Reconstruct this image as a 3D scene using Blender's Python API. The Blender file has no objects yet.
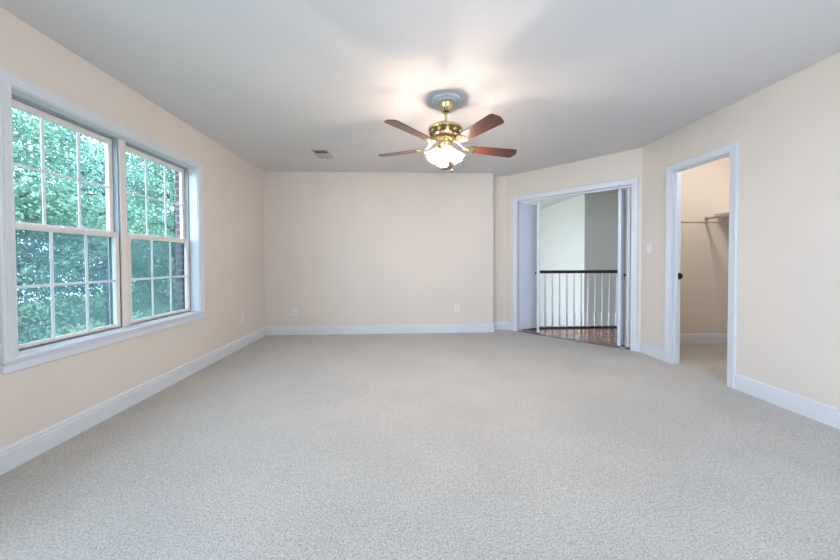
import bpy, bmesh, math, random
import numpy as np
from mathutils import Vector, Matrix

S = bpy.context.scene
COL = S.collection
PI = math.pi

# ------------------------------------------------------------------ camera
CAM_H = 1.0997
F_PX, YAW, PITCH, ROLL, PPY = 310.35, 0.0434, 0.0181, 0.0040, 266.8
cam_data = bpy.data.cameras.new('camera')
cam = bpy.data.objects.new('camera', cam_data)
COL.objects.link(cam)
cam_data.sensor_fit = 'HORIZONTAL'
cam_data.sensor_width = 36.0
cam_data.lens = F_PX / 840.0 * 36.0
cam_data.shift_y = -(280.0 - PPY) / 840.0
cam_data.clip_start = 0.05
cam_data.clip_end = 200
cam.matrix_world = (Matrix.Translation((0, 0, CAM_H)) @ Matrix.Rotation(-YAW, 4, 'Z')
                    @ Matrix.Rotation(PI / 2 - PITCH, 4, 'X') @ Matrix.Rotation(-ROLL, 4, 'Z'))
S.camera = cam

# ------------------------------------------------------------------ sky, sun, daylight, added fill, exposure
world = bpy.data.worlds.new('sky'); S.world = world
world.use_nodes = True
bgn = world.node_tree.nodes['Background']
bgn.inputs[0].default_value = (0.62, 0.775, 1.0, 1)
bgn.inputs[1].default_value = 11.0

def lamp(name, kind, energy, color, loc, rot=(0, 0, 0), **kw):
    d = bpy.data.lights.new(name, kind); d.energy = energy; d.color = color
    for k, v in kw.items(): setattr(d, k, v)
    o = bpy.data.objects.new(name, d); COL.objects.link(o); o.location = loc; o.rotation_euler = rot
    return o

lamp('sun', 'SUN', 7.0, (1.0, 0.95, 0.86), (0, 0, 20), (math.radians(30), math.radians(32), 0), angle=0.02)
# added fill at two invented windows, beside and behind camera; daylight at foyer window
lamp('added_side_fill', 'AREA', 72, (0.50, 0.76, 1.0), (-2.34, -0.05, 1.31), (PI / 2, 0, -PI / 2),
     shape='RECTANGLE', size=1.6, size_y=1.4)
lamp('added_rear_fill', 'AREA', 52, (0.58, 0.79, 1.0), (1.40, -1.42, 1.31), (PI / 2, 0, 0),
     shape='RECTANGLE', size=1.6, size_y=1.4)
lamp('daylight_foyer_window', 'AREA', 38, (1.0, 0.985, 0.975), (0.86, 6.95, 0.9), (PI / 2, 0, -PI / 2),
     shape='RECTANGLE', size=3.0, size_y=2.4)
lamp('closet_bulb', 'POINT', 39, (1.0, 0.96, 0.90), (3.70, 2.75, 2.30), shadow_soft_size=0.07)

pl = lamp('window_portal', 'AREA', 1, (1, 1, 1), (-2.42, 2.517, 1.31), (PI / 2, 0, -PI / 2), shape='RECTANGLE', size=1.5, size_y=1.5)
pl.data.cycles.is_portal = True                 # only guides the sampling of the sky through the window

S.view_settings.view_transform = 'Standard'
S.view_settings.look = 'None'
S.view_settings.gamma = 1.0
S.view_settings.use_curve_mapping = False
S.view_settings.exposure = -0.22
S.cycles.max_bounces = 12
S.cycles.diffuse_bounces = 6
S.cycles.transparent_max_bounces = 24
S.cycles.sample_clamp_indirect = 6.0

# ------------------------------------------------------------------ room measures (metres)
H = 2.44
XL, XR = -2.1186, 2.8038
YB = 4.7256                      # back wall
XJ, YJ, XD = 1.3341, 4.8937, 1.5896   # jog in the back wall, start of the diagonal wall
YR = 3.5912                      # right wall meets the diagonal wall
YREAR = -1.2
T = 0.12

# ------------------------------------------------------------------ materials
def mat(name, color=(0.8, 0.8, 0.8), rough=0.5, metal=0.0, noise=None, bump=None, spec=0.5, coat=0.0):
    m = bpy.data.materials.new(name); m.use_nodes = True
    nt = m.node_tree; b = nt.nodes['Principled BSDF']
    b.inputs['Base Color'].default_value = (*color, 1)
    b.inputs['Roughness'].default_value = rough
    b.inputs['Metallic'].default_value = metal
    b.inputs['Specular IOR Level'].default_value = spec
    b.inputs['Coat Weight'].default_value = coat
    tc = nt.nodes.new('ShaderNodeTexCoord')
    if noise:
        sc, amt = noise
        n = nt.nodes.new('ShaderNodeTexNoise'); n.inputs['Scale'].default_value = sc; n.inputs['Detail'].default_value = 4
        nt.links.new(tc.outputs['Object'], n.inputs['Vector'])
        r = nt.nodes.new('ShaderNodeValToRGB')
        r.color_ramp.elements[0].position = 0.3; r.color_ramp.elements[1].position = 0.7
        r.color_ramp.elements[0].color = (*[max(0, c * (1 - amt)) for c in color], 1)
        r.color_ramp.elements[1].color = (*[min(1, c * (1 + amt)) for c in color], 1)
        nt.links.new(n.outputs['Fac'], r.inputs['Fac']); nt.links.new(r.outputs['Color'], b.inputs['Base Color'])
    if bump:
        sc, st, dist = bump
        n = nt.nodes.new('ShaderNodeTexNoise'); n.inputs['Scale'].default_value = sc; n.inputs['Detail'].default_value = 3
        nt.links.new(tc.outputs['Object'], n.inputs['Vector'])
        bp = nt.nodes.new('ShaderNodeBump'); bp.inputs['Strength'].default_value = st; bp.inputs['Distance'].default_value = dist
        nt.links.new(n.outputs['Fac'], bp.inputs['Height']); nt.links.new(bp.outputs['Normal'], b.inputs['Normal'])
    return m

M = {}
M['wall'] = mat('beige_wall_paint', (0.68, 0.608, 0.54), 0.75, noise=(3, 0.015), bump=(160, 0.08, 0.002), spec=0.25)
M['ceiling'] = mat('ceiling_paint', (0.67, 0.655, 0.655), 0.9, noise=(2, 0.01), bump=(90, 0.12, 0.003), spec=0.15)
M['trim'] = mat('white_trim_paint', (0.635, 0.655, 0.69), 0.38, noise=(8, 0.01))
M['door'] = mat('white_door_paint', (0.66, 0.69, 0.74), 0.42, noise=(6, 0.012))
M['sash'] = mat('cream_sash_paint', (0.74, 0.68, 0.63), 0.45, noise=(14, 0.03))
M['muntin'] = mat('pale_grille_paint', (0.72, 0.76, 0.79), 0.4, noise=(20, 0.02))
M['foyer'] = mat('foyer_wall_paint', (0.73, 0.73, 0.70), 0.8, noise=(2, 0.015), bump=(140, 0.06, 0.002), spec=0.2)
M['track'] = mat('grey_vinyl_track', (0.30, 0.34, 0.36), 0.45, noise=(20, 0.03))
M['plate'] = mat('white_plastic', (0.72, 0.71, 0.71), 0.35, noise=(30, 0.01))
M['dark'] = mat('dark_slot', (0.03, 0.03, 0.03), 0.6, noise=(40, 0.1))
M['vent'] = mat('vent_enamel', (0.42, 0.40, 0.37), 0.45, noise=(20, 0.02))
M['duct'] = mat('duct_metal', (0.10, 0.095, 0.085), 0.7, noise=(10, 0.1))
M['brass'] = mat('polished_brass', (0.83, 0.66, 0.36), 0.18, 1.0, noise=(25, 0.05))
M['antique'] = mat('antique_brass', (0.17, 0.13, 0.085), 0.28, 1.0, noise=(30, 0.2))
M['bronze'] = mat('black_bronze', (0.025, 0.022, 0.02), 0.35, 0.6, noise=(40, 0.2))
M['steel'] = mat('bright_steel', (0.75, 0.75, 0.75), 0.22, 1.0, noise=(40, 0.05))
M['rod'] = mat('closet_rod_metal', (0.42, 0.38, 0.32), 0.35, 0.8, noise=(30, 0.08))
M['bark'] = mat('tree_bark', (0.10, 0.075, 0.05), 0.9, noise=(9, 0.4), bump=(14, 0.6, 0.02))
M['lawn'] = mat('lawn', (0.07, 0.12, 0.04), 0.95, noise=(6, 0.4), bump=(50, 0.5, 0.03))
M['handrail'] = mat('dark_stained_handrail', (0.035, 0.017, 0.012), 0.3, noise=(10, 0.3))

def wood(name, dark, light, rough, axis=0, coat=0.0, stretch=16):
    m = mat(name, light, rough, coat=coat)
    nt = m.node_tree; b = nt.nodes['Principled BSDF']
    tc = nt.nodes.new('ShaderNodeTexCoord'); mp = nt.nodes.new('ShaderNodeMapping')
    sc = [stretch] * 3; sc[axis] = stretch * 0.08
    mp.inputs['Scale'].default_value = sc
    n = nt.nodes.new('ShaderNodeTexNoise'); n.inputs['Scale'].default_value = 3.5; n.inputs['Detail'].default_value = 6
    r = nt.nodes.new('ShaderNodeValToRGB')
    r.color_ramp.elements[0].position = 0.3; r.color_ramp.elements[0].color = (*dark, 1)
    r.color_ramp.elements[1].position = 0.7; r.color_ramp.elements[1].color = (*light, 1)
    nt.links.new(tc.outputs['Object'], mp.inputs['Vector']); nt.links.new(mp.outputs['Vector'], n.inputs['Vector'])
    nt.links.new(n.outputs['Fac'], r.inputs['Fac']); nt.links.new(r.outputs['Color'], b.inputs['Base Color'])
    return m
M['blade'] = wood('cherry_blade_wood', (0.05, 0.014, 0.009), (0.12, 0.034, 0.019), 0.32, 0, 0.3)

def hardwood():
    m = wood('hall_hardwood', (0.24, 0.095, 0.055), (0.46, 0.20, 0.13), 0.15, 0, 0.15, 10)
    nt = m.node_tree; b = nt.nodes['Principled BSDF']
    ramp = [n for n in nt.nodes if n.type == 'VALTORGB'][-1]
    tc = nt.nodes.new('ShaderNodeTexCoord')
    br = nt.nodes.new('ShaderNodeTexBrick'); br.inputs['Scale'].default_value = 1.0
    br.inputs['Brick Width'].default_value = 0.9; br.inputs['Row Height'].default_value = 0.07
    br.inputs['Mortar Size'].default_value = 0.0015
    br.inputs['Color1'].default_value = (1, 1, 1, 1); br.inputs['Color2'].default_value = (0.68, 0.66, 0.64, 1)
    br.inputs['Mortar'].default_value = (0.25, 0.25, 0.25, 1)
    nt.links.new(tc.outputs['Object'], br.inputs['Vector'])
    mx = nt.nodes.new('ShaderNodeMix'); mx.data_type = 'RGBA'; mx.blend_type = 'MULTIPLY'; mx.inputs[0].default_value = 1
    nt.links.new(ramp.outputs['Color'], mx.inputs[6]); nt.links.new(br.outputs['Color'], mx.inputs[7])
    nt.links.new(mx.outputs[2], b.inputs['Base Color'])
    return m
M['hardwood'] = hardwood()

def carpet():
    m = bpy.data.materials.new('cut_pile_carpet'); m.use_nodes = True
    nt = m.node_tree; b = nt.nodes['Principled BSDF']; L = nt.links.new
    b.inputs['Roughness'].default_value = 1.0; b.inputs['Specular IOR Level'].default_value = 0.05
    b.inputs['Sheen Weight'].default_value = 0.25; b.inputs['Sheen Roughness'].default_value = 0.6
    tc = nt.nodes.new('ShaderNodeTexCoord')
    def noise(scale, det, rough=0.6):
        n = nt.nodes.new('ShaderNodeTexNoise'); n.inputs['Scale'].default_value = scale
        n.inputs['Detail'].default_value = det; n.inputs['Roughness'].default_value = rough
        L(tc.outputs['Object'], n.inputs['Vector']); return n
    fine, mid, big = noise(120, 6, 0.80), noise(34, 4), noise(1.7, 4)
    grain = noise(330, 2, 0.7)
    r = nt.nodes.new('ShaderNodeValToRGB'); e = r.color_ramp.elements
    e[0].position = 0.34; e[0].color = (0.16, 0.147, 0.13, 1)
    e[1].position = 0.66; e[1].color = (0.62, 0.585, 0.54, 1)
    k = e.new(0.5); k.color = (0.43, 0.402, 0.362, 1)
    L(fine.outputs['Fac'], r.inputs['Fac'])
    def mul(a, fac_node, lo, hi, p0=0.35, p1=0.65):
        rr = nt.nodes.new('ShaderNodeMapRange')
        rr.inputs[1].default_value = p0; rr.inputs[2].default_value = p1; rr.inputs[3].default_value = lo; rr.inputs[4].default_value = hi
        L(fac_node.outputs['Fac'], rr.inputs[0])
        mx = nt.nodes.new('ShaderNodeMix'); mx.data_type = 'RGBA'; mx.blend_type = 'MULTIPLY'; mx.inputs[0].default_value = 1
        L(a, mx.inputs[6]); L(rr.outputs[0], mx.inputs[7]); return mx.outputs[2]
    c = mul(r.outputs['Color'], mid, 0.93, 1.05)
    c = mul(c, big, 0.93, 1.05)
    c = mul(c, grain, 0.84, 1.14, 0.36, 0.64)
    L(c, b.inputs['Base Color'])
    bp = nt.nodes.new('ShaderNodeBump'); bp.inputs['Strength'].default_value = 0.35; bp.inputs['Distance'].default_value = 0.007
    L(fine.outputs['Fac'], bp.inputs['Height']); L(bp.outputs['Normal'], b.inputs['Normal'])
    return m
M['carpet'] = carpet()

def brick():
    m = bpy.data.materials.new('red_brick'); m.use_nodes = True
    nt = m.node_tree; b = nt.nodes['Principled BSDF']; L = nt.links.new
    b.inputs['Roughness'].default_value = 0.9
    tc = nt.nodes.new('ShaderNodeTexCoord'); sp = nt.nodes.new('ShaderNodeSeparateXYZ'); L(tc.outputs['Object'], sp.inputs[0])
    ad = nt.nodes.new('ShaderNodeMath'); ad.operation = 'ADD'; L(sp.outputs[0], ad.inputs[0]); L(sp.outputs[1], ad.inputs[1])
    cb = nt.nodes.new('ShaderNodeCombineXYZ'); L(ad.outputs[0], cb.inputs[0]); L(sp.outputs[2], cb.inputs[1])
    br = nt.nodes.new('ShaderNodeTexBrick'); br.inputs['Scale'].default_value = 1
    br.inputs['Brick Width'].default_value = 0.203; br.inputs['Row Height'].default_value = 0.068; br.inputs['Mortar Size'].default_value = 0.010
    br.inputs['Color1'].default_value = (0.13, 0.07, 0.07, 1); br.inputs['Color2'].default_value = (0.09, 0.055, 0.06, 1)
    br.inputs['Mortar'].default_value = (0.20, 0.18, 0.18, 1)
    L(cb.outputs[0], br.inputs['Vector']); L(br.outputs['Color'], b.inputs['Base Color'])
    return m
M['brick'] = brick()

def glass(name, tint, gloss):
    m = bpy.data.materials.new(name); m.use_nodes = True
    nt = m.node_tree; nt.nodes.remove(nt.nodes['Principled BSDF']); L = nt.links.new
    out = nt.nodes['Material Output']
    t = nt.nodes.new('ShaderNodeBsdfTransparent'); t.inputs[0].default_value = (*tint, 1)
    g = nt.nodes.new('ShaderNodeBsdfGlossy'); g.inputs['Roughness'].default_value = 0.03
    lw = nt.nodes.new('ShaderNodeLayerWeight')
    pw = nt.nodes.new('ShaderNodeMath'); pw.operation = 'POWER'; pw.inputs[1].default_value = 5; L(lw.outputs['Facing'], pw.inputs[0])
    mu = nt.nodes.new('ShaderNodeMath'); mu.operation = 'MULTIPLY_ADD'; mu.inputs[1].default_value = gloss; mu.inputs[2].default_value = 0.02
    L(pw.outputs[0], mu.inputs[0])
    mx = nt.nodes.new('ShaderNodeMixShader'); L(mu.outputs[0], mx.inputs[0]); L(t.outputs[0], mx.inputs[1]); L(g.outputs[0], mx.inputs[2])
    L(mx.outputs[0], out.inputs[0]); return m
M['glass'] = glass('window_glass', (0.90, 0.97, 0.97), 0.8)

def screen():
    m = bpy.data.materials.new('insect_screen_mesh'); m.use_nodes = True
    nt = m.node_tree; nt.nodes.remove(nt.nodes['Principled BSDF']); L = nt.links.new
    t = nt.nodes.new('ShaderNodeBsdfTransparent'); d = nt.nodes.new('ShaderNodeBsdfDiffuse'); d.inputs[0].default_value = (0.20, 0.31, 0.40, 1)
    mx = nt.nodes.new('ShaderNodeMixShader'); mx.inputs[0].default_value = 0.30
    L(t.outputs[0], mx.inputs[1]); L(d.outputs[0], mx.inputs[2]); L(mx.outputs[0], nt.nodes['Material Output'].inputs[0]); return m
M['screen'] = screen()

def frosted():
    m = bpy.data.materials.new('frosted_shade_glass'); m.use_nodes = True
    nt = m.node_tree; nt.nodes.remove(nt.nodes['Principled BSDF']); L = nt.links.new
    t = nt.nodes.new('ShaderNodeBsdfTransparent'); t.inputs[0].default_value = (0.72, 0.70, 0.68, 1)
    tr = nt.nodes.new('ShaderNodeBsdfTranslucent'); tr.inputs[0].default_value = (0.95, 0.93, 0.90, 1)
    g = nt.nodes.new('ShaderNodeBsdfGlossy'); g.inputs['Roughness'].default_value = 0.15
    a = nt.nodes.new('ShaderNodeMixShader'); a.inputs[0].default_value = 0.13; L(t.outputs[0], a.inputs[1]); L(tr.outputs[0], a.inputs[2])
    b = nt.nodes.new('ShaderNodeMixShader'); b.inputs[0].default_value = 0.06; L(a.outputs[0], b.inputs[1]); L(g.outputs[0], b.inputs[2])
    L(b.outputs[0], nt.nodes['Material Output'].inputs[0]); return m
M['shade'] = frosted()

def bulb():
    m = bpy.data.materials.new('lit_bulb'); m.use_nodes = True
    nt = m.node_tree; nt.nodes.remove(nt.nodes['Principled BSDF'])
    e = nt.nodes.new('ShaderNodeEmission'); e.inputs[0].default_value = (1.0, 0.825, 0.705, 1); e.inputs[1].default_value = 2500
    nt.links.new(e.outputs[0], nt.nodes['Material Output'].inputs[0]); return m
M['bulb'] = bulb()

def leaf(name, c, tcol):
    m = bpy.data.materials.new(name); m.use_nodes = True
    nt = m.node_tree; nt.nodes.remove(nt.nodes['Principled BSDF']); L = nt.links.new
    tc = nt.nodes.new('ShaderNodeTexCoord'); n = nt.nodes.new('ShaderNodeTexNoise'); n.inputs['Scale'].default_value = 2.2; n.inputs['Detail'].default_value = 5
    L(tc.outputs['Object'], n.inputs['Vector'])
    def ramp(col):
        r = nt.nodes.new('ShaderNodeValToRGB'); e = r.color_ramp.elements; e[0].position = 0.32; e[1].position = 0.68
        e[0].color = (*[x * 0.55 for x in col], 1); e[1].color = (*[x * 1.35 for x in col], 1); L(n.outputs['Fac'], r.inputs[0]); return r
    d = nt.nodes.new('ShaderNodeBsdfDiffuse'); L(ramp(c).outputs[0], d.inputs[0])
    t = nt.nodes.new('ShaderNodeBsdfTranslucent'); L(ramp(tcol).outputs[0], t.inputs[0])
    g = nt.nodes.new('ShaderNodeBsdfGlossy'); g.inputs['Roughness'].default_value = 0.35; g.inputs[0].default_value = (0.7, 0.9, 0.95, 1)
    a = nt.nodes.new('ShaderNodeMixShader'); a.inputs[0].default_value = 0.42; L(d.outputs[0], a.inputs[1]); L(t.outputs[0], a.inputs[2])
    b = nt.nodes.new('ShaderNodeMixShader'); b.inputs[0].default_value = 0.05; L(a.outputs[0], b.inputs[1]); L(g.outputs[0], b.inputs[2])
    L(b.outputs[0], nt.nodes['Material Output'].inputs[0]); return m
M['leaf_mint'] = leaf('mint_green_leaves', (0.175, 0.30, 0.225), (0.23, 0.39, 0.28))
M['leaf_deep'] = leaf('blue_green_leaves', (0.07, 0.165, 0.145), (0.08, 0.21, 0.175))
M['leaf_lime'] = leaf('yellow_green_leaves', (0.25, 0.34, 0.20), (0.31, 0.42, 0.25))

# ------------------------------------------------------------------ mesh helpers
def link(name, bm, m, parent=None, smooth=False, loc=None, rot=None):
    me = bpy.data.meshes.new(name)
    bmesh.ops.recalc_face_normals(bm, faces=bm.faces)
    bm.to_mesh(me); bm.free()
    me.materials.append(m)
    if smooth:
        for p in me.polygons: p.use_smooth = True
        try: me.set_sharp_from_angle(angle=math.radians(38))
        except Exception: pass
    o = bpy.data.objects.new(name, me); COL.objects.link(o)
    if parent: o.parent = parent
    if loc is not None: o.location = loc
    if rot is not None: o.rotation_euler = rot
    return o

def struct(name, bm, m, parent=None, smooth=False):
    o = link(name, bm, m, parent, smooth)
    o['kind'] = 'structure'
    return o

def empty(name, loc=(0, 0, 0), rot=(0, 0, 0), kind=None):
    o = bpy.data.objects.new(name, None); COL.objects.link(o); o.location = loc; o.rotation_euler = rot
    o.empty_display_size = 0.1
    if kind: o['kind'] = kind
    return o

def tag(o, label, cat, group=None):
    o['label'] = label; o['category'] = cat
    if group: o['group'] = group
    return o

def box(bm, x0, x1, y0, y1, z0, z1, xf=None, bevel=0.0):
    r = bmesh.ops.create_cube(bm, size=1)
    vs = r['verts']
    for v in vs:
        v.co = Vector(((x0 + x1) / 2 + v.co.x * (x1 - x0), (y0 + y1) / 2 + v.co.y * (y1 - y0), (z0 + z1) / 2 + v.co.z * (z1 - z0)))
    if bevel:
        es = list({e for v in vs for e in v.link_edges})
        rr = bmesh.ops.bevel(bm, geom=es, offset=bevel, segments=2, affect='EDGES', profile=0.5)
        vs = list({v for f in rr['faces'] for v in f.verts} | {v for v in vs if v.is_valid})
    if xf:
        for v in vs: v.co = xf @ v.co
    return vs

def lathe(bm, prof, seg=32, xf=None, wave=None):
    rings = []
    for i, (r, z) in enumerate(prof):
        ring = []
        for k in range(seg):
            a = 2 * PI * k / seg
            rr, zz = (r, z) if wave is None else wave(i, r, z, a)
            v = Vector((rr * math.cos(a), rr * math.sin(a), zz))
            ring.append(bm.verts.new(xf @ v if xf else v))
        rings.append(ring)
    for a, b in zip(rings, rings[1:]):
        for k in range(seg):
            bm.faces.new((a[k], a[(k + 1) % seg], b[(k + 1) % seg], b[k]))
    return rings

def lathe_closed(bm, prof, seg=32, xf=None):
    rings = lathe(bm, prof, seg, xf)
    bm.faces.new(rings[0]); bm.faces.new(rings[-1])

def tube(bm, pts, rad, seg=10):
    pts = [Vector(p) for p in pts]
    rads = rad if isinstance(rad, (list, tuple)) else [rad] * len(pts)
    rings = []
    for i, p in enumerate(pts):
        t = (pts[min(i + 1, len(pts) - 1)] - pts[max(i - 1, 0)]).normalized()
        u = t.cross(Vector((0, 0, 1)) if abs(t.z) < 0.9 else Vector((1, 0, 0))).normalized(); w = t.cross(u)
        rings.append([bm.verts.new(p + (u * math.cos(2 * PI * k / seg) + w * math.sin(2 * PI * k / seg)) * rads[i]) for k in range(seg)])
    for a, b in zip(rings, rings[1:]):
        for k in range(seg): bm.faces.new((a[k], a[(k + 1) % seg], b[(k + 1) % seg], b[k]))
    bm.faces.new(rings[0]); bm.faces.new(rings[-1])

def prism(bm, poly, z0, z1, xf=None):
    a = [bm.verts.new(xf @ Vector((x, y, z0)) if xf else (x, y, z0)) for x, y in poly]
    b = [bm.verts.new(xf @ Vector((x, y, z1)) if xf else (x, y, z1)) for x, y in poly]
    bm.faces.new(a[::-1]); bm.faces.new(b)
    for i in range(len(poly)):
        j = (i + 1) % len(poly); bm.faces.new((a[i], a[j], b[j], b[i]))

class Run:
    """A wall line in plan: s runs from P0 to P1, d points INTO the room side."""
    def __init__(self, p0, p1, inward):
        self.p0 = Vector((*p0, 0)); e = Vector((*p1, 0)) - self.p0
        self.L = e.length; self.e = e.normalized(); self.n = Vector((*inward, 0)).normalized()
        self.xf = Matrix(((self.e.x, self.n.x, 0, self.p0.x), (self.e.y, self.n.y, 0, self.p0.y), (0, 0, 1, 0), (0, 0, 0, 1)))
    def at(self, s, d, z): return self.xf @ Vector((s, d, z))

TR = 0.088
def wall(name, run, openings=(), z0=0.0, z1=H, t=T, m='wall', ext0=0.0, ext1=0.0):
    bm = bmesh.new(); a, b = -ext0, run.L + ext1
    cuts = sorted(openings)
    cur = a
    for s0, s1, oz0, oz1 in cuts:
        box(bm, cur, s0, -t, 0, z0, z1, run.xf)
        if oz0 > z0: box(bm, s0, s1, -t, 0, z0, oz0, run.xf)
        if oz1 < z1: box(bm, s0, s1, -t, 0, oz1, z1, run.xf)
        cur = s1
    box(bm, cur, b, -t, 0, z0, z1, run.xf)
    return struct(name, bm, M[m])

BB = [(0, 0), (0.014, 0), (0.014, 0.098), (0.0105, 0.103), (0.0105, 0.109), (0.012, 0.112), (0.011, 0.119), (0.005, 0.127), (0.003, 0.131), (0, 0.131)]
def baseboard(name, run, s0, s1, e0=0, e1=0):
    """e = +1 lengthens with depth (outside corner), -1 shortens (inside corner)."""
    bm = bmesh.new()
    a = [bm.verts.new(run.at(s0 - e0 * d, d, z)) for d, z in BB]; b = [bm.verts.new(run.at(s1 + e1 * d, d, z)) for d, z in BB]
    for i in range(len(BB)):
        j = (i + 1) % len(BB); bm.faces.new((a[i], a[j], b[j], b[i]))
    bm.faces.new(a[::-1]); bm.faces.new(b)
    return struct(name, bm, M['trim'])

def casing(bm, run, s0, s1, z0, z1, w=0.066, d0=0.0, flip=1):
    """mitred U of moulded casing around an opening, standing on z0."""
    P = [(0, 0), (0, 0.010), (0.004, 0.012), (0.018, 0.012), (0.024, 0.015), (0.044, 0.016), (0.050, 0.019), (w - 0.004, 0.019), (w, 0.015), (w, 0)]
    st = []
    for q, t in P:
        d = d0 + flip * t
        st.append([bm.verts.new(run.at(s, d, z)) for s, z in ((s0 - q, z0), (s0 - q, z1 + q), (s1 + q, z1 + q), (s1 + q, z0))])
    for i in range(len(P)):
        j = (i + 1) % len(P)
        for k in range(3): bm.faces.new((st[i][k], st[i][k + 1], st[j][k + 1], st[j][k]))
    bm.faces.new([c[0] for c in st]); bm.faces.new([c[3] for c in st][::-1])

def frame_rect(bm, run, s0, s1, z0, z1, wl, wr, wb, wt, d0, d1, bev=0.003):
    """rectangular frame in the wall plane."""
    box(bm, s0, s0 + wl, d0, d1, z0, z1, run.xf, bev); box(bm, s1 - wr, s1, d0, d1, z0, z1, run.xf, bev)
    box(bm, s0 + wl, s1 - wr, d0, d1, z0, z0 + wb, run.xf, bev); box(bm, s0 + wl, s1 - wr, d0, d1, z1 - wt, z1, run.xf, bev)

# ------------------------------------------------------------------ runs
R_left = Run((XL, YREAR), (XL, YB), (1, 0))
R_back = Run((XL, YB), (XJ, YB), (0, -1))
R_jogside = Run((XJ, YB), (XJ, YJ), (1, 0))
R_jog = Run((XJ, YJ), (XD, YJ), (0, -1))
R_diag = Run((XD, YJ), (XR, YR), (-(YJ - YR), -(XR - XD)))
R_right = Run((XR, YREAR), (XR, YR), (-1, 0))
R_rear = Run((XL, YREAR), (XR, YREAR), (0, 1))

WY0, WY1, WZ0, WZ1 = 1.772, 3.262, 0.575, 2.052        # bedroom window opening
CY0, CY1, CH = 2.577, 3.166, 2.038                     # closet doorway
DS0, DS1, DH = 0.184, 1.680, 2.030                     # bifold doorway (along the diagonal)

# ------------------------------------------------------------------ floors and ceilings
bm = bmesh.new()
thr = 0.0
room = [(XL - T, YREAR - T), (XR + 0.1, YREAR - T), (4.5, YREAR - T), (4.5, 3.98), (XR + 0.02, 3.98), (XR, YR), (XD, YJ), (XJ - 0.02, YJ + 0.1), (XL - T, YJ + 0.1)]
prism(bm, room, -0.12, 0.0)
struct('floor', bm, M['carpet'])

bm = bmesh.new()
hall = [(XD, YJ), (XR, YR), (XR + 0.1, 3.98), (4.75, 3.98), (4.75, 5.03), (XD - 0.1, 5.03)]
prism(bm, hall, -0.14, -0.006)
struct('floor_hall', bm, M['hardwood'])
bm = bmesh.new()                                        # wooden transition strip on the carpet edge
box(bm, DS0, DS1, -0.05, 0.004, -0.02, 0.004, R_diag.xf, 0.003)
struct('trim_threshold', bm, M['handrail'])

bm = bmesh.new()
box(bm, XL - T, 4.9, YREAR - T, 10.2, H, H + 0.12)
struct('ceiling', bm, M['ceiling'])

# ------------------------------------------------------------------ walls
off = -YREAR
RW0, RW1, RWZ0, RWZ1 = 0.35, 1.95, 0.597, 2.052
BW0, BW1 = 2.72, 4.32
wall('wall_left', R_left, [(RW0, RW1, RWZ0, RWZ1), (WY0 + off, WY1 + off, WZ0, WZ1)], ext0=T, ext1=0.3)
wall('wall_back', R_back, t=0.16, ext0=T)
wall('wall_back_return', R_jog, ext0=0.0, ext1=0.02, t=0.1)
wall('wall_diagonal', R_diag, [(DS0, DS1, 0.0, DH)], ext1=0.0)
wall('wall_right', R_right, [(CY0 + off, CY1 + off, 0.0, CH)], ext0=T, ext1=0.40, t=TR)
wall('wall_rear', R_rear, [(BW0, BW1, RWZ0, RWZ1)], ext0=T, ext1=T)

# closet shell
YC = 3.908; XC0, XC1 = XR + TR, 4.34
wall('wall_closet_back', Run((XC0, YC), (XC1, YC), (0, -1)), t=0.08)
wall('wall_closet_side', Run((XC1, 1.3), (XC1, YC), (-1, 0)), ext0=0.1, ext1=0.08)
wall('wall_closet_front', Run((XC0, 1.3), (XC1, 1.3), (0, 1)))

# hall and stairwell shell
XF, YF = 3.52, 6.0
wall('wall_hall_end', Run((4.72, 3.9), (4.72, YF), (-1, 0)), z0=-2.8, m='foyer', ext1=0.1)
wall('wall_hall_near', Run((4.25, 3.99), (4.9, 3.99), (0, 1)), z0=-2.8, m='foyer')
wall('wall_hall_grey', Run((XF, YF), (4.8, YF), (0, -1)), z0=-2.8, m='foyer')
wall('wall_stairwell', Run((XF, YF), (XF, 9.8), (-1, 0)), z0=-2.8, m='foyer', ext0=-T)
wall('wall_foyer_far', Run((0.98, 9.7), (XF + 0.1, 9.7), (0, -1)), z0=-2.8, m='foyer', ext0=0.12)
wall('wall_foyer_window_side', Run((0.98, 4.9), (0.98, 9.7), (1, 0)), [(0.5, 3.6, -0.3, 2.1)], z0=-2.8, m='foyer')
bm = bmesh.new(); box(bm, 0.8, 4.8, 4.8, 10.0, -2.9, -2.8); struct('floor_foyer', bm, M['hardwood'])
bm = bmesh.new(); box(bm, 0.9, 4.75, 4.93, 5.03, -2.8, -0.14); struct('wall_foyer_near', bm, M['foyer'])

# ------------------------------------------------------------------ baseboards
cw = 0.066
baseboard('baseboard_left', R_left, 0, R_left.L, -1, -1)
baseboard('baseboard_back', R_back, 0, R_back.L, -1, 1)
baseboard('baseboard_back_side', R_jogside, 0, R_jogside.L, 1, -1)
baseboard('baseboard_back_return', R_jog, 0, R_jog.L, -1, -0.41)
baseboard('baseboard_diagonal_left', R_diag, 0, DS0 - cw, -0.41, 0)
baseboard('baseboard_diagonal_right', R_diag, DS1 + cw, R_diag.L, 0, -0.41)
baseboard('baseboard_right_far', R_right, CY1 + cw + off, R_right.L, 0, -0.41)
baseboard('baseboard_right', R_right, 0, CY0 - cw + off, -1, 0)
baseboard('baseboard_rear', R_rear, 0, R_rear.L, -1, -1)
baseboard('baseboard_closet_back', Run((XC0, YC), (XC1, YC), (0, -1)), 0, XC1 - XC0, -1, -1)
baseboard('baseboard_closet_side', Run((XC1, 1.3), (XC1, YC), (-1, 0)), 0, YC - 1.3, -1, -1)

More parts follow.
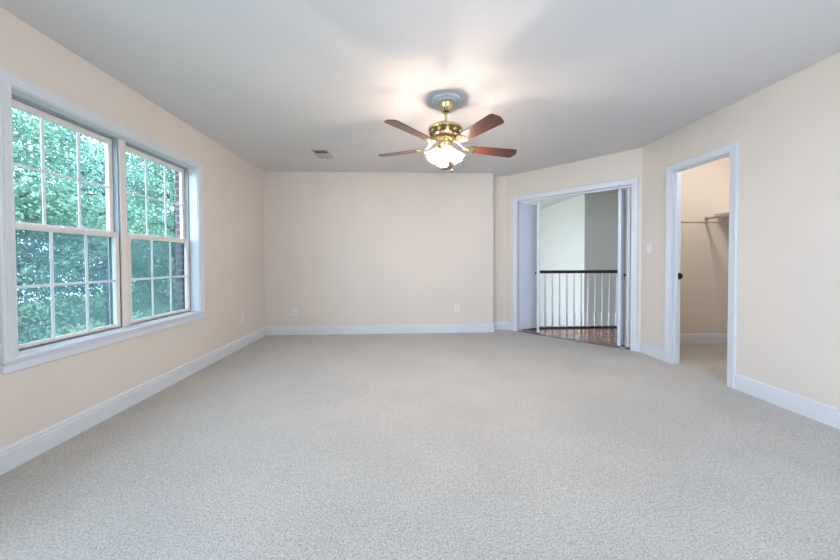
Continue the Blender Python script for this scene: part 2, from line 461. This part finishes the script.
# ------------------------------------------------------------------ door trim
def doorway(name, run, s0, s1, h, t=T, jam=0.018, stop=True, both=True):
    root = empty(name, run.at((s0 + s1) / 2, 0, 0), kind='structure')
    inv = Matrix.Translation(-root.location)
    def add(n, bm, m):
        for v in bm.verts: v.co = inv @ v.co
        o = link(n, bm, m, root); return o
    bm = bmesh.new(); casing(bm, run, s0, s1, 0, h)
    add('casing', bm, M['trim'])
    if both:
        bm = bmesh.new(); casing(bm, run, s0, s1, 0, h, d0=-t, flip=-1); add('casing', bm, M['trim'])
    bm = bmesh.new()
    e = 0.0015
    box(bm, s0 - 0.001, s0 + jam - 0.012, -t - e, e, 0, h, run.xf); box(bm, s1 - jam + 0.012, s1 + 0.001, -t - e, e, 0, h, run.xf)
    box(bm, s0 + jam - 0.012, s1 - jam + 0.012, -t - e, e, h - jam + 0.012, h + 0.001, run.xf)
    if stop:
        a, b = -t * 0.62, -t * 0.34; k = 0.012
        box(bm, s0 + 0.006, s0 + 0.006 + k, a, b, 0, h - 0.006, run.xf, 0.002); box(bm, s1 - 0.006 - k, s1 - 0.006, a, b, 0, h - 0.006, run.xf, 0.002)
        box(bm, s0 + 0.006 + k, s1 - 0.006 - k, a, b, h - 0.006 - k, h - 0.006, run.xf, 0.002)
    add('jamb', bm, M['trim'])
    return root, add

rt, add = doorway('trim_closet_doorway', R_right, CY0 + off, CY1 + off, CH, t=TR)
bm = bmesh.new()
sy = CY1 + off - 0.006
box(bm, sy - 0.003, sy, -0.094, -0.064, 0.895, 0.965, R_right.xf, 0.001)
box(bm, sy - 0.006, sy - 0.002, -0.112, -0.092, 0.905, 0.955, R_right.xf, 0.001)
o = add('strike_plate', bm, M['bronze']); o['label'] = 'black strike plate'

rd, addd = doorway('trim_bifold_doorway', R_diag, DS0, DS1, DH, stop=False)
bm = bmesh.new()
box(bm, DS0 + 0.01, DS1 - 0.01, -0.075, -0.045, DH - 0.03, DH - 0.007, R_diag.xf, 0.002)
addd('track', bm, M['trim'])

# ------------------------------------------------------------------ bifold doors (folded open into the hall)
def bifold(name, jamb_s, track_s, sgn):
    PW, TH, z0, z1 = 0.372, 0.035, 0.014, DH - 0.036
    half = (track_s - jamb_s) / 2
    dep = math.sqrt(PW * PW - half * half)
    dc = -0.060                                  # depth of the track line
    root = empty(name, R_diag.at(jamb_s, dc, 0), kind='structure')
    inv = Matrix.Translation(-root.location)
    A = R_diag.at(jamb_s, dc, 0); B = R_diag.at(jamb_s + half, dc - dep, 0); C = R_diag.at(track_s, dc, 0)
    def panel(P, Q, side):
        e = (Q - P).normalized(); n = Vector((-e.y, e.x, 0)) * side
        xf = inv @ Matrix(((e.x, n.x, 0, P.x), (e.y, n.y, 0, P.y), (0, 0, 1, 0), (0, 0, 0, 1)))
        bm = bmesh.new(); box(bm, 0.004, (Q - P).length - 0.004, 0.0, TH, z0, z1, xf, 0.003)
        p = link('panel', bm, M['door'], root)
        return p, xf
    side = 1 if sgn > 0 else -1
    p1, x1 = panel(A, B, side)                   # thickness lies outside the V so the leaves do not meet
    p2, x2 = panel(B, C, side)
    # knob on the inner leaf, by its free edge
    bm = bmesh.new()
    lathe_closed(bm, [(0.006, 0.0), (0.006, 0.012), (0.014, 0.018), (0.016, 0.026), (0.011, 0.032)], 16,
                 x2 @ Matrix.Translation((PW - 0.10, 0.0, 0.91)) @ Matrix.Rotation(PI / 2, 4, 'X'))
    k = link('knob', bm, M['bronze'], p2, True); k['label'] = 'small dark knob'
    for hz in (0.30, 1.0, 1.78):
        bm = bmesh.new()
        loc = inv @ Vector((B.x, B.y, hz))
        tube(bm, [loc + Vector((0, 0, -0.035)), loc + Vector((0, 0, 0.035))], 0.005, 10)
        h = link('hinge', bm, M['steel'], root, True)
    bm = bmesh.new()                             # pivot pin bracket on the floor beside the jamb
    ps = jamb_s + sgn * 0.03
    box(bm, ps - 0.03, ps + 0.03, dc - 0.015, dc + 0.03, -0.004, 0.012, inv @ R_diag.xf, 0.002)
    link('pivot_bracket', bm, M['steel'], root)
    return root
bifold('door_1', DS0 + 0.004, 0.478, 1)
bifold('door_2', 1.621, 1.557, -1)

# ------------------------------------------------------------------ the bedroom window
w1 = empty('window_1', (XL, (WY0 + WY1) / 2, WZ0), kind='structure')
inv_w = Matrix.Translation(-w1.location)
def wadd(n, bm, m, parent=w1, smooth=False):
    for v in bm.verts: v.co = inv_w @ v.co
    return link(n, bm, m, parent, smooth)
a0, a1 = WY0 + off, WY1 + off
bm = bmesh.new(); casing(bm, R_left, a0, a1, WZ0 + 0.022, WZ1); wadd('casing', bm, M['trim'])
bm = bmesh.new()                                        # lining of the reveal
JD = -0.16
box(bm, a0, a0 + 0.006, JD, 0.0, WZ0, WZ1, R_left.xf); box(bm, a1 - 0.006, a1, JD, 0.0, WZ0, WZ1, R_left.xf)
box(bm, a0, a1, JD, 0.0, WZ1 - 0.006, WZ1, R_left.xf)
wadd('jamb_lining', bm, M['trim'])
bm = bmesh.new()                                        # stool with horns
box(bm, a0, a1, JD, 0.0, WZ0 - 0.001, WZ0 + 0.022, R_left.xf)
box(bm, a0 - cw - 0.012, a1 + cw + 0.012, 0.0, 0.032, WZ0 - 0.001, WZ0 + 0.022, R_left.xf, 0.006)
wadd('stool', bm, M['trim'])
bm = bmesh.new()
box(bm, a0 - cw, a1 + cw, 0.0, 0.014, WZ0 - 0.060, WZ0 - 0.001, R_left.xf, 0.003)
box(bm, a0 - cw, a1 + cw, 0.0, 0.020, WZ0 - 0.016, WZ0 - 0.001, R_left.xf, 0.004)
wadd('apron', bm, M['trim'])
zs = WZ0 + 0.022; ym = (a0 + a1) / 2; MW = 0.026
bm = bmesh.new(); box(bm, ym - MW, ym + MW, JD, -0.072, zs, WZ1 - 0.006, R_left.xf, 0.003)
wadd('mullion', bm, M['sash'])
bm = bmesh.new()                                        # outer vinyl frame / tracks
for u0, u1 in ((a0 + 0.006, ym - MW), (ym + MW, a1 - 0.006)):
    frame_rect(bm, R_left, u0, u1, zs, WZ1 - 0.006, 0.012, 0.012, 0.014, 0.010, -0.158, -0.082, 0.001)
wadd('window_frame', bm, M['track'])
ZM = 1.310
for u0, u1 in ((a0 + 0.008, ym - MW - 0.001), (ym + MW + 0.001, a1 - 0.008)):
    for name, z0, z1, d0, d1, wb, wt in (('upper_sash', ZM - 0.012, WZ1 - 0.018, -0.146, -0.118, 0.040, 0.040),
                                          ('lower_sash', zs + 0.004, ZM + 0.016, -0.110, -0.082, 0.030, 0.036)):
        bm = bmesh.new(); frame_rect(bm, R_left, u0, u1, z0, z1, 0.040, 0.040, wb, wt, d0, d1)
        sash = wadd(name, bm, M['sash'])
        g0, g1, h0, h1 = u0 + 0.040, u1 - 0.040, z0 + wb, z1 - wt
        dm = (d0 + d1) / 2
        bm = bmesh.new(); box(bm, g0, g1, dm - 0.003, dm + 0.003, h0, h1, R_left.xf)
        wadd('pane', bm, M['glass'], sash)
        bm = bmesh.new(); q = 0.0085
        for k in (1, 2):
            x = g0 + (g1 - g0) * k / 3; box(bm, x - q, x + q, dm + 0.004, dm + 0.011, h0, h1, R_left.xf, 0.002)
        zc = (h0 + h1) / 2; box(bm, g0, g1, dm + 0.0038, dm + 0.0112, zc - q, zc + q, R_left.xf, 0.002)
        wadd('grille', bm, M['muntin'], sash)
        if name == 'lower_sash':
            bm = bmesh.new(); frame_rect(bm, R_left, u0 + 0.01, u1 - 0.01, zs + 0.006, ZM, 0.016, 0.016, 0.016, 0.016, -0.152, -0.142, 0.001)
            sf = wadd('screen_frame', bm, M['track'])
            bm = bmesh.new(); box(bm, u0 + 0.02, u1 - 0.02, -0.1475, -0.1465, zs + 0.012, ZM - 0.006, R_left.xf)
            wadd('insect_screen', bm, M['screen'], sf)
            bm = bmesh.new(); c = (u0 + u1) / 2
            box(bm, c - 0.03, c + 0.03, d0 + 0.002, d1 - 0.004, z1, z1 + 0.010, R_left.xf, 0.002)
            wadd('sash_lock', bm, M['sash'], sash)

# brick outer wall with its reveal round the window
bm = bmesh.new()
bx0, bx1 = XL - T - 0.075, XL - T - 0.012
by0, by1, bz0, bz1 = WY0 + 0.02, WY1 - 0.036, WZ0 + 0.0, WZ1 + 0.01
cy0, cy1 = RW0 - off + 0.02, RW1 - off - 0.02
box(bm, bx0, bx1, -2.0, cy0, -3, 3.0); box(bm, bx0, bx1, cy1, by0, -3, 3.0)
box(bm, bx0, bx1, cy0, cy1, -3, RWZ0); box(bm, bx0, bx1, cy0, cy1, RWZ1 + 0.01, 3.0); box(bm, bx0, bx1, by1, 5.2, -3, 3.0)
box(bm, bx0, bx1, by0, by1, -3, bz0); box(bm, bx0, bx1, by0, by1, bz1, 3.0)
struct('wall_outside', bm, M['brick'])

# ------------------------------------------------------------------ two added, unseen windows beside and behind the camera, openings for fill light
def added_window(name, run, s0, s1, z0, z1, n=2):
    root = empty(name, run.at((s0 + s1) / 2, 0, z0), kind='structure')
    inv = Matrix.Translation(-root.location)
    def add(nm, bm, m):
        for v in bm.verts: v.co = inv @ v.co
        return link(nm, bm, m, root)
    bm = bmesh.new(); casing(bm, run, s0, s1, z0, z1); add('casing', bm, M['trim'])
    bm = bmesh.new(); box(bm, s0 - cw - 0.01, s1 + cw + 0.01, -0.1, 0.03, z0 - 0.022, z0, run.xf, 0.003); add('stool', bm, M['trim'])
    for i in range(n):
        u0 = s0 + (s1 - s0) * i / n; u1 = s0 + (s1 - s0) * (i + 1) / n
        bm = bmesh.new(); frame_rect(bm, run, u0, u1, z0, z1, 0.045, 0.045, 0.05, 0.04, -0.10, -0.07)
        box(bm, u0 + 0.045, u1 - 0.045, -0.1, -0.07, 1.31, 1.35, run.xf)
        add('sash', bm, M['sash'])
added_window('window_added_side', R_left, RW0, RW1, RWZ0, RWZ1)
added_window('window_added_rear', R_rear, BW0, BW1, RWZ0, RWZ1)

# ------------------------------------------------------------------ ceiling medallion
FX, FY = 0.337, 2.600
bm = bmesh.new()
lathe_closed(bm, [(0.118, 0.0), (0.120, -0.006), (0.112, -0.014), (0.102, -0.015), (0.096, -0.010), (0.086, -0.010), (0.080, -0.016), (0.066, -0.020), (0.02, -0.020)], 48)
md = link('ceiling_medallion', bm, M['trim'], None, True, (FX, FY, H))
tag(md, 'round white moulded ceiling medallion above the brass fan', 'ceiling medallion')

# ------------------------------------------------------------------ ceiling fan
fan = empty('ceiling_fan', (FX, FY, H - 0.020), (0, math.radians(1.5), 0))   # hangs a touch out of true
tag(fan, 'brass ceiling fan with five cherry wood blades and lit glass shades', 'ceiling fan')
Z0 = H - 0.020
def fz(z): return z - Z0
bm = bmesh.new()
lathe_closed(bm, [(0.064, 0.0), (0.066, -0.012), (0.061, -0.028), (0.050, -0.052), (0.034, -0.076), (0.024, -0.084), (0.014, -0.086)], 40)
link('canopy', bm, M['brass'], fan, True)
bm = bmesh.new(); lathe_closed(bm, [(0.011, -0.080), (0.011, fz(2.252))], 20); link('downrod', bm, M['brass'], fan, True)
bm = bmesh.new()
lathe_closed(bm, [(0.016, fz(2.268)), (0.022, fz(2.260)), (0.026, fz(2.250)), (0.060, fz(2.242)), (0.105, fz(2.225)), (0.134, fz(2.208)), (0.142, fz(2.200)),
                  (0.142, fz(2.186)), (0.136, fz(2.182)), (0.130, fz(2.176)), (0.132, fz(2.150)), (0.122, fz(2.138)), (0.100, fz(2.130)), (0.06, fz(2.128))], 48)
mot = link('motor_housing', bm, M['antique'], fan, True)
bm = bmesh.new()
lathe(bm, [(0.138, fz(2.205)), (0.1465, fz(2.202)), (0.1475, fz(2.193)), (0.1465, fz(2.185)), (0.138, fz(2.182))], 48)
for k in range(12):                                     # pierced ornament round the lower band
    a = 2 * PI * k / 12
    xf = Matrix.Rotation(a, 4, 'Z') @ Matrix.Translation((0.131, 0, fz(2.163))) @ Matrix.Rotation(PI / 2, 4, 'Y')
    lathe_closed(bm, [(0.004, -0.002), (0.017, 0.0), (0.013, 0.006), (0.004, 0.008)], 12, xf)
link('brass_band', bm, M['brass'], mot, True)
bm = bmesh.new()
lathe_closed(bm, [(0.07, fz(2.130)), (0.075, fz(2.118)), (0.070, fz(2.108)), (0.052, fz(2.100)), (0.056, fz(2.090)), (0.060, fz(2.075)), (0.056, fz(2.062)), (0.046, fz(2.054)), (0.042, fz(2.030)), (0.028, fz(2.016)), (0.010, fz(2.012))], 40)
link('switch_housing', bm, M['brass'], fan, True)

def blade_bm():
    bm = bmesh.new()
    pts = []
    L0, L1, w0, w1 = 0.200, 0.642, 0.050, 0.064
    outline = [(L0 + 0.012, -w0 + 0.012), (L0 + 0.03, -w0)]
    outline += [(L1 - 0.050, -w1)]
    for k in range(6): a = -PI / 2 + PI / 2 * k / 5 * 0.55; outline.append((L1 - 0.040 + 0.03 * math.cos(a) - 0.0, -w1 + 0.030 + 0.03 * math.sin(a)))
    outline.append((L1, -w1 + 0.060)); outline.append((L1, w1 - 0.060))
    for k in range(6): a = PI / 2 * 0.45 + PI / 2 * 0.55 * k / 5; outline.append((L1 - 0.040 + 0.03 * math.cos(a), w1 - 0.030 + 0.03 * math.sin(a)))
    outline += [(L1 - 0.050, w1), (L0 + 0.03, w0), (L0 + 0.012, w0 - 0.012)]
    prism(bm, outline, -0.003, 0.003)
    return bm
def bracket_bm():
    bm = bmesh.new()
    tube(bm, [(0.085, 0, 0.066), (0.12, 0, 0.048), (0.155, 0, 0.014), (0.19, 0, -0.006), (0.215, 0, -0.008)], [0.011, 0.010, 0.009, 0.010, 0.008], 10)
    prism(bm, [(0.185, -0.012), (0.205, -0.040), (0.245, -0.046), (0.262, -0.030), (0.250, -0.012), (0.275, 0.0), (0.250, 0.012), (0.262, 0.030), (0.245, 0.046), (0.205, 0.040), (0.185, 0.012)], -0.0075, -0.0035)
    return bm
PITCH_B = math.radians(-11.2)
b0 = k0 = None
for k in range(5):
    rot = Matrix.Translation((0, 0, fz(2.053))) @ Matrix.Rotation(math.radians(9.1 + 72 * k), 4, 'Z') @ Matrix.Rotation(PITCH_B, 4, 'X')
    if b0 is None:
        b0 = link('blade', blade_bm(), M['blade'], fan); k0 = link('blade_bracket', bracket_bm(), M['brass'], fan, True)
        b, br = b0, k0
    else:
        b = b0.copy(); br = k0.copy(); COL.objects.link(b); COL.objects.link(br); b.parent = fan; br.parent = fan
    b.matrix_local = rot; br.matrix_local = rot

def shade_wave(i, r, z, a):
    f = max(0.0, (i - 3) / 5.0)
    return r * (1 + 0.05 * f * math.cos(8 * a)), z
SP = [(0.024, 0.0), (0.027, 0.012), (0.031, 0.028), (0.036, 0.050), (0.042, 0.072), (0.048, 0.092), (0.053, 0.108), (0.059, 0.122), (0.064, 0.129)]
a_proto = s_proto = u_proto = None
for k in range(4):
    ang = math.radians(4 + 90 * k)
    base = Matrix.Rotation(ang, 4, 'Z') @ Matrix.Translation((0.046, 0, fz(2.036))) @ Matrix.Rotation(math.radians(180 - 44), 4, 'Y')
    if s_proto is None:
        bm = bmesh.new(); lathe(bm, SP, 48, None, shade_wave)
        s_proto = link('shade', bm, M['shade'], fan, True)
        md_ = s_proto.modifiers.new('thickness', 'SOLIDIFY'); md_.thickness = 0.003; md_.offset = 1
        bm = bmesh.new(); lathe_closed(bm, [(0.008, 0.098), (0.013, 0.104), (0.016, 0.113), (0.016, 0.122), (0.012, 0.130), (0.003, 0.134)], 14)
        u_proto = link('bulb', bm, M['bulb'], s_proto, True)
        bm = bmesh.new(); lathe_closed(bm, [(0.012, -0.040), (0.014, -0.012), (0.026, -0.008), (0.030, 0.002), (0.029, 0.014), (0.012, 0.018), (0.008, 0.032)], 24)
        a_proto = link('shade_holder', bm, M['brass'], fan, True)
        s, u, a = s_proto, u_proto, a_proto
    else:
        s = s_proto.copy(); u = u_proto.copy(); a = a_proto.copy()
        for o in (s, u, a): COL.objects.link(o)
        s.parent = fan; a.parent = fan; u.parent = s
    s.matrix_local = base @ Matrix.Diagonal((0.96, 0.96, 0.93, 1)); a.matrix_local = base; u.matrix_local = Matrix.Identity(4)
bm = bmesh.new()
px, py = 0.056, -0.035
tube(bm, [(0.035, -0.022, fz(2.036)), (px, py, fz(2.028)), (px, py, fz(1.855))], 0.0016, 8)
ch = link('pull_chain', bm, M['brass'], fan, True)
bm = bmesh.new()
lathe_closed(bm, [(0.002, fz(1.858)), (0.006, fz(1.850)), (0.0075, fz(1.840)), (0.004, fz(1.830))], 14, Matrix.Translation((px, py, 0)))
pe = link('chain_pull', bm, M['bronze'], ch, True); pe['label'] = 'small dark pendant on the pull chain'

# ------------------------------------------------------------------ ceiling vent
vx0, vx1, vy0, vy1 = -1.135, -0.935, 3.78, 4.085
vent = empty('ceiling_vent', ((vx0 + vx1) / 2, (vy0 + vy1) / 2, H))
tag(vent, 'grey metal ceiling vent with dark slots left of the fan', 'ceiling vent')
hx, hy = (vx1 - vx0) / 2, (vy1 - vy0) / 2
bm = bmesh.new(); fw = 0.026
for q in ((-hx, hx, -hy, -hy + fw), (-hx, hx, hy - fw, hy), (-hx, -hx + fw, -hy + fw, hy - fw), (hx - fw, hx, -hy + fw, hy - fw)):
    box(bm, *q, -0.010, 0.0, None, 0.002)
link('frame', bm, M['vent'], vent)
bm = bmesh.new(); box(bm, -hx + fw - 0.002, hx - fw + 0.002, -hy + fw - 0.002, hy - fw + 0.002, -0.002, 0.0); link('duct_mouth', bm, M['duct'], vent)
s0 = None
for k in range(9):
    y = -hy + fw + 0.014 + (2 * (hy - fw) - 0.028) * k / 8
    if s0 is None:
        bm = bmesh.new(); box(bm, -hx + fw, hx - fw, -0.009, 0.009, -0.0008, 0.0008)
        s0 = link('slat', bm, M['vent'], vent); s = s0
    else:
        s = s0.copy(); COL.objects.link(s); s.parent = vent
    s.location = (0, y, -0.0085); s.rotation_euler = (math.radians(28 if k < 3 else -20), 0, 0)

# ------------------------------------------------------------------ outlets and switch
def plate(name, run, s, z, label, cat, kind):
    root = empty(name, run.at(s, 0, z))
    root.rotation_euler = (0, 0, math.atan2(run.e.y, run.e.x))
    side = 1 if run.xf.to_3x3().determinant() > 0 else -1
    tag(root, label, cat, )
    def bx(bm, x0, x1, z0, z1, d0, d1, bv=0.0): box(bm, x0, x1, *(sorted((side * d0, side * d1))), z0, z1, None, bv)
    bm = bmesh.new(); bx(bm, -0.036, 0.036, -0.058, 0.058, 0.0, 0.006, 0.0025); link('plate', bm, M['plate'], root)
    if kind == 'duplex':
        for dz in (-0.020, 0.020):
            bm = bmesh.new(); bx(bm, -0.017, 0.017, dz - 0.0145, dz + 0.0145, 0.005, 0.008, 0.002); sk = link('socket', bm, M['plate'], root)
            bm = bmesh.new()
            bx(bm, -0.0085, -0.006, dz - 0.005, dz + 0.006, 0.0075, 0.0083); bx(bm, 0.006, 0.0085, dz - 0.005, dz + 0.006, 0.0075, 0.0083)
            bx(bm, -0.002, 0.002, dz - 0.011, dz - 0.007, 0.0075, 0.0083); link('slots', bm, M['dark'], sk)
    elif kind == 'coax':
        bm = bmesh.new(); lathe_closed(bm, [(0.0075, 0.005), (0.0075, 0.010), (0.0048, 0.010), (0.0048, 0.018)], 16, Matrix.Translation((0, 0, -0.014)) @ Matrix.Rotation(-side * PI / 2, 4, 'X'))
        link('connector', bm, M['antique'], root, True)
    else:
        bm = bmesh.new(); bx(bm, -0.0165, 0.0165, -0.033, 0.033, 0.005, 0.009, 0.002); rk = link('rocker', bm, M['plate'], root)
    return root
plate('wall_outlet', R_left, 4.075 + off, 0.362, 'white outlet on the left wall between the window and the corner', 'outlet', 'duplex')
plate('wall_outlet', R_back, 0.768 - XL, 0.368, 'white double outlet low on the back wall under the fan', 'outlet', 'duplex')
plate('cable_plate', R_back, -1.684 - XL, 0.352, 'white cable jack plate low on the back wall near the left corner', 'cable plate', 'coax')
plate('light_switch', R_right, 3.472 + off, 1.243, 'white light switch on the wall beside the closet doorway', 'light switch', 'rocker')

# ------------------------------------------------------------------ stair railing in the hall
YRAIL = 4.974
rail = empty('stair_railing', (3.2, YRAIL, -0.006))
tag(rail, 'stair railing with dark handrail and white balusters beyond the bifold doors', 'railing')
rx0, rx1 = 1.72 - 3.2, 4.72 - 3.2
bm = bmesh.new()
sec = [(-0.026, 0.898), (0.026, 0.898), (0.031, 0.910), (0.031, 0.930), (0.022, 0.944), (0.0, 0.948), (-0.022, 0.944), (-0.031, 0.930), (-0.031, 0.910)]
a = [bm.verts.new((rx0, y, z)) for y, z in sec]; b = [bm.verts.new((rx1, y, z)) for y, z in sec]
for i in range(len(sec)):
    j = (i + 1) % len(sec); bm.faces.new((a[i], a[j], b[j], b[i]))
bm.faces.new(a[::-1]); bm.faces.new(b)
h = link('handrail', bm, M['handrail'], rail); h['label'] = 'dark stained handrail'
bm = bmesh.new(); box(bm, rx0, rx1, -0.035, 0.035, 0.0, 0.022, None, 0.004)
h = link('shoe_rail', bm, M['handrail'], rail); h['label'] = 'dark bottom rail'
bp = None
nb = 25
for k in range(nb):
    x = (2.256 + 0.1215 * (k - 4)) - 3.2
    if bp is None:
        bm = bmesh.new(); box(bm, -0.016, 0.016, -0.016, 0.016, 0.020, 0.235, None, 0.002)
        lathe_closed(bm, [(0.0155, 0.232), (0.011, 0.242), (0.0155, 0.250), (0.0155, 0.256), (0.010, 0.268), (0.0145, 0.330), (0.0150, 0.420), (0.0125, 0.640), (0.0095, 0.900)], 14)
        bp = link('baluster', bm, M['trim'], rail, True); b = bp
    else:
        b = bp.copy(); COL.objects.link(b); b.parent = rail
    b.location = (x, 0, 0)

# ------------------------------------------------------------------ closet shelf, cleat and rod
sh = empty('closet_shelf', ((4.03 + XC1) / 2, YC, 1.665))
tag(sh, 'closet shelf board along the side wall above the hanging rod', 'shelf')
def cl(n, q, m, bev=0.002):
    bm = bmesh.new(); box(bm, q[0] - sh.location.x, q[1] - sh.location.x, q[2] - YC, q[3] - YC, q[4] - 1.665, q[5] - 1.665, None, bev); return link(n, bm, m, sh)
cl('board', (4.03, XC1 - 0.001, 1.45, YC - 0.001, 1.682, 1.700), M['trim'])
cl('cleat', (XC1 - 0.019, XC1 - 0.001, 1.45, YC - 0.02, 1.600, 1.6815), M['trim'])
bm = bmesh.new(); box(bm, XC0 + 0.001, XC1 - 0.02, YC - 0.019, YC, 1.595, 1.681, None, 0.002); struct('trim_closet_cleat', bm, M['wall'])
rod = empty('closet_rod', (3.907, 2.7, 1.640))
tag(rod, 'grey metal closet rod running forward from the closet back wall', 'closet rod')
bm = bmesh.new(); tube(bm, [(0, YC - 0.020 - 2.7, 0), (0, 1.42 - 2.7, 0)], 0.0155, 18); link('pole', bm, M['rod'], rod, True)
bm = bmesh.new(); lathe_closed(bm, [(0.028, 0.0), (0.028, 0.004), (0.021, 0.006), (0.021, 0.016)], 20, Matrix.Translation((0, YC - 0.019 - 2.7, 0)) @ Matrix.Rotation(PI / 2, 4, 'X'))
link('socket', bm, M['rod'], rod, True)

# ------------------------------------------------------------------ outside: ground and trees
bm = bmesh.new(); box(bm, -40, -2.37, -20, 40, -3.2, -3.0); struct('ground', bm, M['lawn'])

def foliage(name, rng, n, axes, leaf_len, clumps, m, parent, zc):
    g = np.random.default_rng(rng)
    c = g.normal(size=(clumps, 3)); c /= np.linalg.norm(c, axis=1)[:, None]
    c *= (g.random((clumps, 1)) ** 0.42) * np.array(axes)
    sel = g.integers(0, clumps, n)
    p = c[sel] + np.clip(g.normal(size=(n, 3)), -2, 2) * np.array([0.2, 0.2, 0.12]) * min(1.0, axes[0])
    p[:, 2] += zc
    out = p - np.array([0, 0, zc]); out /= np.linalg.norm(out, axis=1)[:, None] + 1e-6
    t = out * np.array([1, 1, 0.3]) + g.normal(size=(n, 3)) * 0.6 + np.array([0, 0, -0.35]); t /= np.linalg.norm(t, axis=1)[:, None]
    nn = g.normal(size=(n, 3)) * 0.7 + np.array([0, 0, 1.0]) + 0.4 * out
    w = np.cross(t, nn); w /= np.linalg.norm(w, axis=1)[:, None] + 1e-6
    up = np.cross(w, t)
    L = leaf_len * (0.7 + 0.6 * g.random((n, 1))); W = L * 0.30
    v = np.stack([p, p + t * L * 0.45 + w * W + up * L * 0.06, p + t * L - up * L * 0.10, p + t * L * 0.45 - w * W + up * L * 0.06], axis=1).reshape(-1, 3)
    me = bpy.data.meshes.new(name)
    idx = np.arange(n) * 4
    faces = np.concatenate([np.stack([idx, idx + 1, idx + 2], 1), np.stack([idx, idx + 2, idx + 3], 1)])
    me.from_pydata(v.tolist(), [], faces.tolist()); me.materials.append(m)
    o = bpy.data.objects.new(name, me); COL.objects.link(o); o.parent = parent
    return o, c

def tree(loc, axes, zc, label, m, seed, n=15000, leaf_len=0.12, clumps=170):
    root = empty('tree', (loc[0], loc[1], -3.0)); tag(root, label, 'tree', )
    f, c = foliage('foliage', seed, n, axes, leaf_len, clumps, M[m], root, zc)
    bm = bmesh.new(); rr = random.Random(seed)
    top = zc + axes[2] * 0.7
    spine = [(0.08 * math.sin(i * 1.3 + seed), 0.08 * math.cos(i * 1.7 + seed), top * i / 7) for i in range(8)]
    tube(bm, spine, [0.13 * (1 - i / 8.5) for i in range(8)], 10)
    for i in range(0, min(len(c), 60), 3):
        e = Vector(c[i]) + Vector((0, 0, zc)); z = max(0.6, min(top * 0.9, e.z - 0.5 * math.hypot(e.x, e.y)))
        b = Vector((0.08 * math.sin(z / top * 7 * 1.3 + seed), 0.08 * math.cos(z / top * 7 * 1.7 + seed), z)); md = (b + e) / 2 + Vector((0, 0, 0.12))
        tube(bm, [b, md, e], [0.035, 0.022, 0.008], 6)
    link('trunk', bm, M['bark'], root, True)
    return root
tree((-5.20, 3.90), (1.15, 1.10, 2.3), 4.85, 'mint green leafy tree close outside the left pair of sashes', 'leaf_mint', 3, 42000, 0.052, 300)
tree((-5.15, 7.15), (1.15, 1.20, 2.2), 4.6, 'light green tree outside the right pair of sashes', 'leaf_mint', 8, 42000, 0.052, 300)
tree((-8.6, 9.3), (1.7, 1.7, 2.9), 5.2, 'dark blue green tree filling the gap between the two nearer trees', 'leaf_deep', 5, 60000, 0.07, 380)
tree((-8.8, 5.4), (1.5, 1.4, 2.7), 5.0, 'dark tree standing behind the mint green tree', 'leaf_deep', 21, 56000, 0.07, 360)
tree((-3.65, 5.40), (0.45, 0.34, 0.70), 2.80, 'small yellow green tree low behind the lower right sash', 'leaf_lime', 31, 9000, 0.045, 80)
tree((-3.40, 2.95), (0.34, 0.32, 0.55), 2.62, 'pale yellow green shrub low outside the left window sash', 'leaf_lime', 44, 8000, 0.045, 80)
